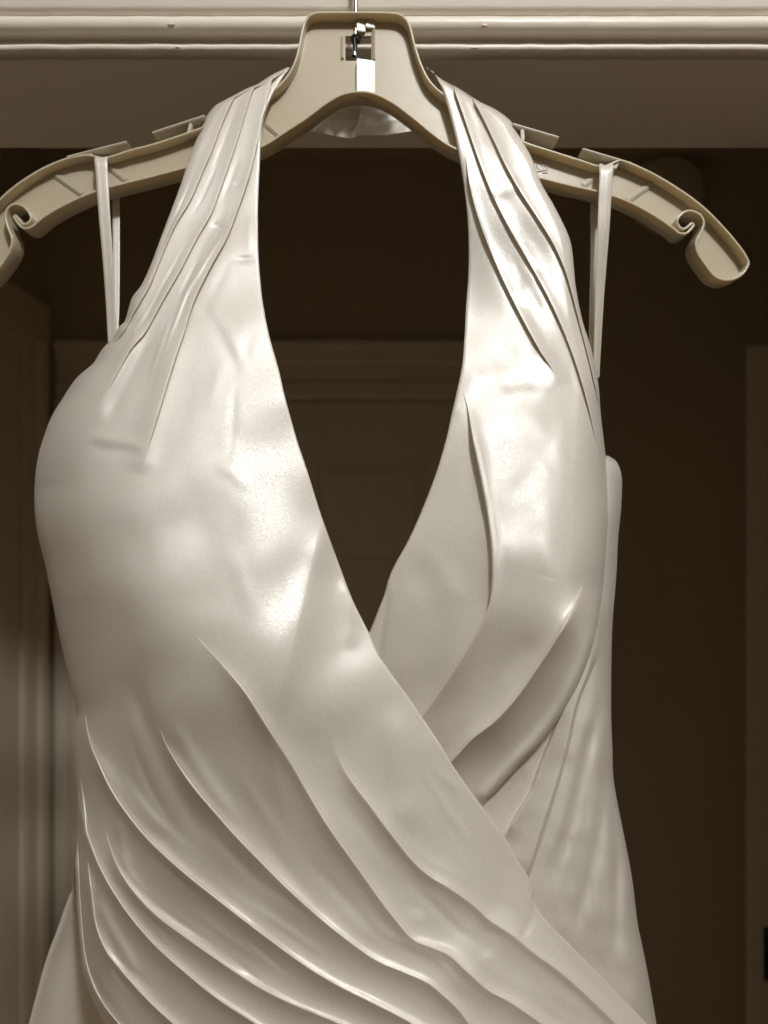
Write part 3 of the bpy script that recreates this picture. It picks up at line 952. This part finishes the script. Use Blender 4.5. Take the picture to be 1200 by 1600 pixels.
def depth_A(X, Y, xl, xr):
    D = A_base(X, Y)
    D = D + turn(X - xl, turn_A(Y), turnw_A(Y)) + turn(xr - X, 0.0012, 5.0)
    H = np.zeros_like(X)
    # soft creases and dimples
    crease(H, X, Y, [(132, 676), (160, 686), (195, 690), (230, 704)], 0.00072, 9, 25, 20)
    crease(H, X, Y, [(135, 690), (165, 702), (200, 706), (232, 716)], -0.00058, 9, 25, 20)
    crease(H, X, Y, [(300, 470), (330, 500), (355, 545), (372, 585)], -0.00055, 9, 30, 30)
    crease(H, X, Y, [(318, 470), (345, 500), (370, 545), (385, 590)], 0.00050, 9, 30, 30)
    crease(H, X, Y, [(282, 500), (262, 560), (240, 640), (222, 715), (215, 745)], 0.0022, 16, 60, 30)
    crease(H, X, Y, [(230, 480), (205, 545), (170, 610), (142, 672)], 0.0018, 10, 50, 40)
    crease(H, X, Y, [(250, 500), (215, 560), (185, 620), (160, 660)], -0.0014, 10, 50, 40)
    crease(H, X, Y, [(330, 718), (365, 740), (395, 770)], 0.00060, 10, 30, 30)
    crease(H, X, Y, [(500, 830), (490, 880), (470, 930), (462, 1000)], 0.00100, 14, 40, 60)
    crease(H, X, Y, [(510, 870), (520, 930), (515, 1010)], -0.00080, 16, 40, 50)
    crease(H, X, Y, [(532, 900), (545, 950), (548, 1020)], 0.00090, 9, 30, 30)
    crease(H, X, Y, [(612, 1090), (622, 1160), (632, 1230), (640, 1310)], 0.0028, 20, 60, 50)
    crease(H, X, Y, [(660, 1360), (655, 1400), (650, 1440)], -0.0016, 14, 25, 25)
    crease(H, X, Y, [(205, 1050), (225, 1120), (262, 1200), (300, 1270), (330, 1320)], -0.0022, 12, 60, 60)
    crease(H, X, Y, [(265, 1120), (300, 1185), (340, 1245), (385, 1300)], 0.0016, 10, 40, 60)
    crease(H, X, Y, [(150, 1180), (180, 1222), (215, 1265), (260, 1310)], 0.0016, 9, 30, 40)
    crease(H, X, Y, [(150, 1400), (172, 1450), (196, 1490), (218, 1530)], 0.0020, 8, 30, 30)
    crease(H, X, Y, [(186, 1280), (192, 1330), (205, 1362)], 0.0016, 7, 20, 20)
    crease(H, X, Y, [(845, 1385), (836, 1415), (826, 1445), (806, 1485)], -0.0007, 6, 40, 40)
    crease(H, X, Y, [(790, 1330), (785, 1380), (775, 1440)], -0.00060, 14, 30, 30)
    crease(H, X, Y, [(765, 1445), (760, 1470), (765, 1500)], -0.00090, 9, 15, 20)
    gathers(H, X, Y, S1, S2, 7, 1, 0.0007, 2.2, 5, 0.15, 0.4)
    gathers(H, X, Y, S2, S3, 9, 2, 0.0008, 2.2, 6, 0.15, 0.4)
    gathers(H, X, Y, [(312, 205), (280, 295), (235, 415), (200, 490), (150, 570)], S1[2:], 7, 3, 0.0008, 2.2, 5, 0.2, 0.5)
    gathers(H, X, Y, S3[4:], [(404, 300), (404, 400), (400, 520), (390, 620), (370, 740)], 6, 4, 0.0006, 5, 10, 0.2, 0.45)
    gathers(H, X, Y, R3, R2, 7, 5, 0.0010, 4, 8, 0.12, 0.3, 0.0, 0.6)
    gathers(H, X, Y, R2, R1[3:], 7, 6, 0.0008, 5, 10, 0.12, 0.3, 0.0, 0.8)
    gathers(H, X, Y, R4, R3[3:], 6, 7, 0.0009, 3, 6, 0.12, 0.3, 0.0, 0.6)
    gathers(H, X, Y, R5, R4, 6, 8, 0.0009, 3, 6, 0.12, 0.3, 0.0, 0.6)
    gathers(H, X, Y, R6, R5[2:], 5, 9, 0.0008, 3, 5, 0.12, 0.35, 0.0, 0.7)
    gathers(H, X, Y, R7, R6, 4, 10, 0.0007, 3, 5, 0.15, 0.4, 0.0, 0.8)
    gathers(H, X, Y, R1[4:], R0, 8, 13, 0.0009, 6, 12, 0.1, 0.25, 0.1, 0.9)
    gathers(H, X, Y, R0, [(590, 1020), (658, 1118), (731, 1230), (815, 1353), (881, 1466), (965, 1551), (1080, 1670)], 8, 14, 0.0007, 6, 12, 0.1, 0.25, 0.1, 0.9)
    gathers(H, X, Y, [(130, 680), (110, 800), (130, 1000), (180, 1150)], [(420, 640), (470, 800), (460, 950), (420, 1100)], 9, 15, 0.0006, 9, 18, 0.15, 0.35)
    blob(H, X, Y, 340, 355, 9, 8, -0.0010)
    blob(H, X, Y, 372, 288, 10, 7, -0.0006)
    blob(H, X, Y, 382, 405, 14, 6, -0.0005)
    blob(H, X, Y, 800, 1475, 22, 14, 0.0005, 0.6)
    softstep(H, X, Y, [(505, 790), (488, 870), (470, 950), (452, 1020), (428, 1090), (420, 1150), (430, 1230), (450, 1300)], 0.0050, 30, 80, 150)
    D = D - H + wavy(X, Y, 5, 10, 90, 260, 0.0005) + wavy(X, Y, 6, 16, 30, 80, 0.00003)
    return D
A_brk = {
    'R3': ycurve(S1[:-1] + [(158, 560), (128, 640), (108, 720), (99, 800), (106, 900), (118, 1000), (127, 1070)] + R3[1:] + [(850, 1745)]),
    'R2': ycurve(S2 + [(150, 720), (156, 820), (176, 940), (210, 1050)] + R2 + [(860, 1745)]),
    'R1': ycurve(S3 + [(228, 800), (245, 870), (270, 935)] + R1 + [(1030, 1745)]),
    'R0': ycurve([(447, 107), (433, 130), (420, 160), (410, 190), (405, 230), (400, 290), (390, 360), (380, 430), (385, 520), (400, 620), (420, 720), (440, 820), (462, 920), (485, 1020)] + R0 + [(1085, 1745)]),
}
def A_breaks(ys, xl, xr):
    r3 = A_brk['R3'](ys)
    out = []
    for pts, tail in ((R7, (330, 1745)), (R6, (450, 1745)), (R5, (610, 1745)), (R4, (760, 1745))):
        f = ycurve(pts + [tail])
        y_s = pts[0][1]
        f_s = (pts[0][0] - A_left(y_s)) / (A_brk['R3'](y_s) - A_left(y_s))
        out.append(np.where(ys < y_s, xl + (r3 - xl) * f_s, f(ys)))
    return out + [r3, A_brk['R2'](ys), A_brk['R1'](ys), A_brk['R0'](ys)]
A_pleats = [
    dict(b=4, pts=S1, h=0.0019, w=18, low=-0.15, wl=9, t1=90, over=0.5),
    dict(b=5, pts=S2, h=0.0020, w=20, low=-0.15, wl=9, t1=150, over=0.5),
    dict(b=6, pts=S3, h=0.0028, w=26, low=-0.20, wl=10, t1=110, over=0.6),
    dict(b=7, pts=R0, h=0.0054, w=26, low=0.62, wl=42, t0=170),
    dict(b=6, pts=R1, h=0.0066, w=48, low=0.58, wl=44, t0=170),
    dict(b=5, pts=R2, h=0.0070, w=44, low=0.56, wl=38, t0=110),
    dict(b=4, pts=R3, h=0.0070, w=32, low=0.55, wl=29, t0=100),
    dict(b=3, pts=R4, h=0.0054, w=26, low=0.5, wl=18, t0=80),
    dict(b=2, pts=R5, h=0.0056, w=22, low=0.5, wl=17, t0=80),
    dict(b=1, pts=R6, h=0.0050, w=20, low=0.5, wl=15, t0=60),
    dict(b=0, pts=R7, h=0.0042, w=16, low=0.5, wl=12, t0=60),
]
class _Breaks:
    def __init__(self, f, n): self.f, self.n = f, n
    def __len__(self): return self.n
    def __call__(self, *a): return self.f(*a)
pleated_panel('wrap_panel', 105, 1740, 1000, A_left, A_right, _Breaks(A_breaks, 8), [40, 40, 50, 60, 60, 80, 100, 110, 150], A_pleats, 1, depth_A, dress, 1.0, 1.0)

# ---- under panel (right strap, right cup and its pleats, passing behind the wrap)
B_left = ycurve([(666, 106), (678, 114), (690, 137), (700, 170), (712, 215), (720, 260), (726, 300), (731, 350), (732, 420), (728, 480), (726, 520), (722, 570),
                 (714, 610), (705, 650), (696, 690), (681, 740), (662, 790), (640, 840), (616, 884), (606, 908), (600, 930), (589, 958), (578, 985), (570, 1000), (575, 1020), (600, 1070),
                 (640, 1135), (680, 1195), (735, 1270), (750, 1290)])
B_right = ycurve([(668, 106), (690, 124), (720, 140), (748, 158), (776, 172), (799, 190), (810, 210), (830, 245), (845, 285), (865, 320), (885, 360), (893, 385), (897, 420), (900, 450),
                  (910, 500), (925, 550), (935, 600), (939, 650), (945, 700), (950, 750), (951, 800), (948, 850), (942, 920), (933, 978), (921, 1025), (904, 1068), (879, 1113),
                  (846, 1158), (817, 1188), (783, 1226), (755, 1257), (751, 1290)])
B_base = tps([
    (668, 108, 0.390), (700, 150, 0.387), (790, 190, 0.388), (720, 260, 0.3862), (800, 260, 0.3820), (735, 350, 0.3890), (840, 340, 0.3785),
    (735, 450, 0.3875), (810, 450, 0.3805), (890, 440, 0.3755), (722, 570, 0.371), (810, 570, 0.3665), (900, 560, 0.371),
    (705, 660, 0.361), (800, 680, 0.353), (890, 680, 0.359), (680, 760, 0.3555), (760, 790, 0.349), (850, 800, 0.344), (920, 800, 0.355),
    (640, 860, 0.3525), (720, 880, 0.348), (800, 890, 0.340), (880, 900, 0.340), (930, 920, 0.354), (600, 960, 0.3545), (700, 980, 0.3475), (800, 970, 0.341), (880, 980, 0.345),
    (590, 1030, 0.3555), (650, 1100, 0.3555), (750, 1100, 0.351), (840, 1090, 0.354), (700, 1190, 0.361), (770, 1220, 0.361), (750, 1290, 0.365)])
T1 = [(706, 128), (711, 140), (722, 167), (730, 203), (746, 243), (760, 287), (777, 327), (797, 363), (831, 415), (857, 460), (878, 507), (898, 557), (916, 617), (928, 670), (936, 720)]
T2 = [(729, 138), (740, 148), (753, 170), (765, 200), (774, 230), (791, 263), (809, 299), (837, 336), (866, 373), (883, 410), (893, 450), (901, 495), (917, 543), (930, 600), (940, 660)]
T3 = [(718, 255), (724, 275), (737, 313), (753, 357), (768, 405), (790, 443), (808, 485), (831, 527), (851, 562), (870, 592)]
T4 = [(724, 612), (731, 640), (738, 675), (748, 720), (757, 765), (765, 810), (771, 865), (770, 925), (757, 968), (740, 1000)]
U1 = [(800, 872), (790, 905), (776, 935), (757, 968), (717, 1037), (687, 1083), (658, 1122), (640, 1150)]
U3 = [(928, 965), (915, 1020), (897, 1064), (872, 1108), (840, 1152), (811, 1182), (777, 1219), (745, 1255)]
U2 = [(912, 900), (908, 922), (892, 958), (862, 1008), (837, 1046), (808, 1087), (775, 1124), (737, 1154), (706, 1187), (690, 1205)]
U1s = [(797, 880), (790, 910), (776, 938), (757, 970)]
def smoothed(pts, n=14):
    sp = spline(pts, 3.0)
    yy = np.linspace(sp[0, 1], sp[-1, 1], n)
    xx = np.interp(yy, sp[:, 1], sp[:, 0])
    for _ in range(2):
        xx[1:-1] = 0.25 * xx[:-2] + 0.5 * xx[1:-1] + 0.25 * xx[2:]
    return list(zip(xx.tolist(), yy.tolist()))
T1, T2 = smoothed(T1), smoothed(T2)
T4U1 = T4[:-1] + [(717, 1037), (687, 1083), (658, 1122), (640, 1150)]
T3 = smoothed([(728, 245)] + T3[1:], 9)
def depth_B(X, Y, xl, xr):
    D = B_base(X, Y)
    D = D + turn(xr - X, yval([(105, 0.014), (190, 0.010), (260, 0.004), (450, 0.008), (600, 0.018), (760, 0.035), (920, 0.03), (1000, 0.010), (1100, 0.003), (1300, 0.003)])(Y),
                 yval([(105, 16), (190, 16), (260, 12), (450, 18), (600, 30), (760, 60), (920, 55), (1000, 25), (1100, 9), (1300, 9)])(Y))
    D = D + turn(X - xl, 0.0012, 5.0)
    H = np.zeros_like(X)
    crease(H, X, Y, U3, 0.0026, 8, 60, 20)
    pleat(H, X, Y, U2, 0.0070, 30, 0.60, 28, 2.6, -1, 90)
    crease(H, X, Y, [(835, 545), (862, 575), (872, 610)], 0.0016, 12, 20, 20)
    crease(H, X, Y, [(770, 625), (810, 612), (850, 612), (868, 600)], 0.00050, 8, 25, 20)
    crease(H, X, Y, [(775, 610), (810, 600), (850, 598)], -0.00080, 12, 25, 20)
    crease(H, X, Y, [(700, 660), (720, 620), (760, 570)], 0.0010, 12, 30, 30)
    crease(H, X, Y, [(870, 690), (845, 720), (815, 760), (790, 790)], -0.00080, 14, 30, 40)
    crease(H, X, Y, [(885, 640), (878, 690), (855, 730)], 0.00060, 12, 30, 30)
    crease(H, X, Y, [(655, 850), (690, 890), (725, 950)], 0.00060, 12, 30, 30)
    crease(H, X, Y, [(645, 880), (670, 930), (690, 990)], -0.00060, 16, 30, 40)
    crease(H, X, Y, [(810, 480), (830, 440), (845, 420)], 0.0010, 10, 20, 20)
    crease(H, X, Y, [(606, 905), (603, 945), (596, 985), (588, 1040), (580, 1080)], -0.0012, 5, 40, 40)
    gathers(H, X, Y, T3, T1[5:], 7, 21, 0.0004, 4, 8, 0.15, 0.4)
    gathers(H, X, Y, T1, T2, 8, 22, 0.00035, 3.5, 7, 0.12, 0.35)
    gathers(H, X, Y, T2, [(776, 172), (830, 245), (865, 320), (893, 385), (900, 450), (925, 550), (939, 650)], 7, 23, 0.0004, 3.5, 7, 0.12, 0.35)
    gathers(H, X, Y, [(731, 350), (728, 480), (714, 610), (696, 690), (662, 790), (616, 884)], T4[1:], 7, 24, 0.0006, 6, 12, 0.15, 0.35)
    gathers(H, X, Y, T4, [(890, 620), (915, 720), (920, 820), (905, 900), (880, 960)], 9, 25, 0.0006, 8, 16, 0.15, 0.35)
    gathers(H, X, Y, T4U1[7:], U2, 6, 26, 0.0007, 6, 12, 0.15, 0.4)
    blob(H, X, Y, 790, 560, 30, 26, -0.0016)
    blob(H, X, Y, 800, 290, 16, 12, 0.0006)
    blob(H, X, Y, 782, 300, 14, 10, 0.0006)
    return D - H + wavy(X, Y, 8, 10, 70, 200, 0.0004) + wavy(X, Y, 9, 16, 30, 80, 0.00003)


fT1 = ycurve(T1)
fT2 = ycurve(T2)
fb2 = ycurve(T3 + [(884, 650), (896, 720), (906, 800), (912, 870)] + U2 + [(630, 1300)])
fb1 = ycurve(T4U1 + [(560, 1300)])
def B_breaks(ys, xl, xr):
    t1 = fT1(ys)
    fr3 = (fT1(720) - fb2(720)) / (B_right(720) - fb2(720))
    b2 = fb2(ys)
    b2 = np.where(ys < 245, xl + (t1 - xl) * (728 - B_left(245)) / (fT1(245) - B_left(245)), b2)
    b3 = np.where(ys > 720, b2 + (xr - b2) * fr3, t1)
    fr4 = (fT2(655) - fT1(655)) / (B_right(655) - fT1(655))
    b4 = np.where(ys > 655, b3 + (xr - b3) * fr4, fT2(ys))
    b1 = np.where(ys < 612, xl + (b2 - xl) * (724 - B_left(612)) / (fb2(612) - B_left(612)), fb1(ys))
    return [b1, b2, b3, b4]
B_pleats = [
    dict(b=2, pts=T1, h=0.0022, w=22, low=-0.3, wl=10, t1=110, over=0.35),
    dict(b=3, pts=T2, h=0.0022, w=18, low=-0.3, wl=10, t1=80, over=0.35),
    dict(b=1, pts=T3, h=0.0028, w=24, low=-0.3, wl=12, t0=50, t1=70, over=0.4),
    dict(b=0, pts=T4U1, h=0.0056, w=38, low=-0.25, low1=0.9, wl=24, t0=90),
    dict(b=1, pts=U2, h=0.0066, w=30, low=0.50, wl=28, t0=100),
]
pleated_panel('under_panel', 106, 1290, 760, B_left, B_right, _Breaks(B_breaks, 4), [70, 90, 80, 60, 60], B_pleats, -1, depth_B, dress, 1.0, 1.0, SATIN_BIAS)

# ---- side panel with its gathers
C_left = ycurve([(938, 712), (935, 800), (930, 900), (915, 980), (890, 1040), (850, 1110), (800, 1165), (755, 1215), (735, 1260), (750, 1330), (780, 1400), (830, 1470), (900, 1550), (960, 1620), (1040, 1740)])
C_right = ycurve([(950, 712), (963, 721), (970, 738), (972, 760), (970, 800), (966, 840), (963, 900), (958, 960), (956, 1000), (955, 1060), (955, 1120), (957, 1170), (958, 1210), (964, 1250),
                  (976, 1310), (988, 1375), (996, 1440), (1003, 1475), (1013, 1525), (1026, 1600), (1045, 1700), (1052, 1740)])
C_base = tps([(945, 715, 0.388), (968, 760, 0.392), (940, 800, 0.382), (965, 900, 0.392), (930, 950, 0.376), (955, 1050, 0.390), (880, 1100, 0.370), (920, 1150, 0.376), (800, 1200, 0.368), (760, 1260, 0.368),
              (840, 1280, 0.366), (900, 1300, 0.370), (960, 1300, 0.380), (800, 1400, 0.364), (880, 1420, 0.366), (950, 1450, 0.374), (990, 1450, 0.382),
              (900, 1560, 0.368), (960, 1580, 0.372), (1020, 1600, 0.384), (1000, 1740, 0.376), (1050, 1740, 0.388)])
V2 = [(938, 985), (925, 1040), (902, 1100), (884, 1180), (862, 1255), (836, 1335), (820, 1385)]
V1 = [(900, 1060), (870, 1130), (846, 1188), (828, 1238), (804, 1278), (785, 1312)]
V3 = [(951, 1130), (946, 1220), (938, 1295), (924, 1365), (905, 1430), (890, 1480)]
V4 = [(956, 1190), (960, 1270), (964, 1350), (963, 1430), (960, 1520)]
V5 = [(949, 1030), (934, 1120), (912, 1210), (888, 1300), (862, 1390)]
V6 = [(938, 1060), (912, 1150), (890, 1240), (866, 1320), (850, 1370)]
def depth_C(X, Y, xl, xr):
    D = C_base(X, Y)
    D = D + turn(xr - X, 0.022, yval([(700, 22), (1000, 26), (1300, 36), (1740, 40)])(Y))
    D = D + turn(Y - 712 + 0 * X, 0.008, 14.0)
    H = np.zeros_like(X)
    pleat(H, X, Y, V1, 0.0034, 20, -0.4, 12, 3.0, -1, 60, 30)
    pleat(H, X, Y, V2, 0.0034, 20, -0.4, 14, 3.0, 1, 60, 40)
    crease(H, X, Y, V3, -0.0034, 9, 100, 90)
    crease(H, X, Y, V4, -0.0034, 8, 90, 90)
    crease(H, X, Y, V5, -0.0026, 9, 100, 100)
    crease(H, X, Y, V6, 0.0016, 8, 90, 70)
    crease(H, X, Y, [(945, 900), (944, 980), (940, 1060)], -0.0012, 5, 40, 60)
    crease(H, X, Y, [(870, 1400), (900, 1440), (925, 1500), (940, 1560)], -0.0014, 16, 40, 50)
    gathers(H, X, Y, [(940, 1000), (890, 1150), (850, 1300), (850, 1420), (900, 1540)], [(955, 1060), (958, 1210), (976, 1310), (996, 1440), (1020, 1580)], 14, 31, 0.0012, 4, 9, 0.2, 0.5)
    gathers(H, X, Y, [(945, 730), (945, 900), (945, 1000)], [(968, 760), (963, 900), (956, 1000)], 4, 32, 0.0006, 3, 5, 0.3, 0.6)
    blob(H, X, Y, 880, 1440, 26, 30, 0.0010)
    blob(H, X, Y, 975, 1420, 16, 40, 0.0014)
    blob(H, X, Y, 985, 1500, 16, 30, 0.0010)
    return D - H + wavy(X, Y, 11, 10, 50, 150, 0.0003) + wavy(X, Y, 12, 16, 24, 60, 0.00008)
cloth_panel('side_panel', 712, 1740, 660, 220, C_left, C_right, depth_C, dress, 0.4, 0.0, 0.0)

# ---- back of the dress: low-cut, flaring into the skirt
D_left = ycurve([(64, 735), (62, 800), (72, 850), (92, 950), (112, 1050), (123, 1120), (124, 1200), (125, 1300), (119, 1372), (106, 1405), (91, 1448), (75, 1490), (60, 1542), (45, 1600), (20, 1700), (8, 1740)])
D_right = ycurve([(966, 735), (968, 760), (966, 800), (959, 900), (952, 1000), (951, 1120), (954, 1210), (960, 1250), (972, 1310), (984, 1375), (999, 1475), (1022, 1600), (1048, 1740)])
u = np.linspace(0, 1, 160)
vv = np.linspace(0, 1, 220)
ytop = np.interp(u, [0, 0.06, 0.2, 0.5, 0.8, 0.94, 1], [1010, 1030, 1120, 1200, 1080, 900, 740])
YY = ytop[None, :] + (1740 - ytop)[None, :] * vv[:, None]
XX = D_left(YY) + (D_right(YY) - D_left(YY)) * u[None, :]
DD = 0.4085 + 0.045 * np.sin(math.pi * np.clip(u, 0, 1))[None, :] ** 0.7 + 0 * YY
DD += 0.0022 * np.sin(u * 60)[None, :] * sstep((YY - 1250) / 300)
DD[:, 0] += 0.003
XX[:, :] += 0
grid_mesh('back_panel', unproject(XX, YY, DD), SATIN, dress)

# ---- skirt hanging on below the bodice, in soft vertical folds
th = np.linspace(0, 2 * math.pi, 241)
vr = np.linspace(0, 1, 60)
cxs, cys = -0.018, 0.388
fold_w = 0.55 * np.sin(9 * th + 0.6) + 0.30 * np.sin(17 * th + 1.9) + 0.15 * np.sin(31 * th)
TH, VR = np.meshgrid(th, vr)
FW = np.repeat(fold_w[None, :], len(vr), 0) * (0.005 + 0.022 * VR)
AX = 0.204 + 0.075 * VR ** 0.8 + FW
AY = 0.082 + 0.075 * VR ** 0.9 + FW * 0.7
SX = cxs + AX * np.cos(TH)
SY = cys + 0.02 * VR + AY * np.sin(TH)
ZT = CZ - 0.79 * (cys + 0.082 * np.sin(TH))
SZ = ZT + (0.42 - ZT) * VR
grid_mesh('skirt', np.stack([SX, SY, SZ], -1), SATIN, dress)

# ---- halter band passing behind the hanger's neck
nb = 260
s = np.linspace(0, 1, nb)
bp = spline([(362, 172, 0.4045), (385, 172, 0.414), (430, 180, 0.427), (500, 188, 0.438), (565, 190, 0.441), (630, 188, 0.438), (700, 180, 0.427), (745, 176, 0.414), (768, 180, 0.4045)], 2.0)
bp = np.stack([np.interp(s, np.linspace(0, 1, len(bp)), bp[:, k]) for k in range(3)], 1)
nw = 40
rows = []
for k in range(nw):
    t = k / (nw - 1)
    bot = np.interp(bp[:, 0], [362, 440, 497, 545, 557, 561, 603, 640, 700, 768], [188, 200, 207, 216, 214, 211, 211, 205, 196, 192])
    top = bp[:, 1] - 10 - 30 * np.sin(math.pi * s)
    yy = top + (bot - top) * t
    xf = 563 - 9 * t + 3 * math.sin(t * 5)
    facet = np.where(bp[:, 0] < xf, 0.0055 * np.exp((bp[:, 0] - xf) / 40.0), -0.0030 * np.exp(-(bp[:, 0] - xf) / 45.0))
    fold = 0.0014 * np.abs(((t * 2.0 + 0.004 * (bp[:, 0] - 560)) % 1.0) - 0.5)
    dpt = bp[:, 2] + facet + fold + 0.0006 * np.sin(s * 55 + t * 6)
    rows.append(unproject(bp[:, 0], yy, dpt))
grid_mesh('halter_band', np.array(rows), SATIN, dress)

# ---- ribbon hanging loops
def ribbon(name, pts, label):
    """pts: (px, py, Y, half width px)"""
    sp = spline(pts, 3.0)
    n_ = len(sp)
    nc = 9
    V = np.zeros((n_, nc + 4, 3))
    c3 = unproject(sp[:, 0], sp[:, 1], sp[:, 2])
    half = sp[:, 3] / F * sp[:, 2]
    t = np.gradient(c3, axis=0); t /= np.linalg.norm(t, axis=1)[:, None]
    side = np.stack([np.ones(n_), np.zeros(n_), np.zeros(n_)], 1)
    side -= t * np.sum(side * t, 1)[:, None]
    side /= np.linalg.norm(side, axis=1)[:, None]
    up = np.cross(side, t)
    for j in range(nc):
        a = -1 + 2 * j / (nc - 1)
        bulge = 0.00018 * (1 - a * a) - 0.0002 * math.exp(-((a - 0.2) / 0.15) ** 2)
        V[:, j + 2] = c3 + side * (a * half)[:, None] + up * bulge * (-1)
    th = 0.0004
    V[:, 1] = V[:, 2] + up * th; V[:, 0] = V[:, 4] + up * th * 1.2
    V[:, nc + 2] = V[:, nc + 1] + up * th; V[:, nc + 3] = V[:, nc - 1] + up * th * 1.2
    return grid_mesh(name, V, RIBBON, dress)
ribbon('hanging_loop', [(176, 545, 0.394, 6.5), (173, 480, 0.391, 7), (169, 410, 0.388, 8), (163, 330, 0.3862, 9), (159.5, 275, 0.3858, 9.5), (158, 254, 0.3858, 10),
                        (158.5, 246, 0.3880, 10), (162, 247, 0.3950, 9.5), (168, 252, 0.4030, 8), (173, 262, 0.4052, 7), (180, 300, 0.4052, 6), (181.5, 380, 0.4035, 5.5), (181, 470, 0.400, 5.5), (179, 525, 0.397, 5.5)], '')
ribbon('hanging_loop', [(931, 590, 0.400, 5), (934, 520, 0.396, 6), (937, 450, 0.392, 7.5), (942, 370, 0.3870, 9), (945, 310, 0.3860, 10), (947, 275, 0.3858, 10.5), (947, 264, 0.3862, 11),
                        (947, 257, 0.3885, 11), (944, 260, 0.3950, 10), (938, 270, 0.4030, 9), (934, 285, 0.4052, 8), (930, 320, 0.4052, 7), (929, 400, 0.4045, 6.5), (927, 480, 0.403, 6), (924, 560, 0.402, 5)], '')
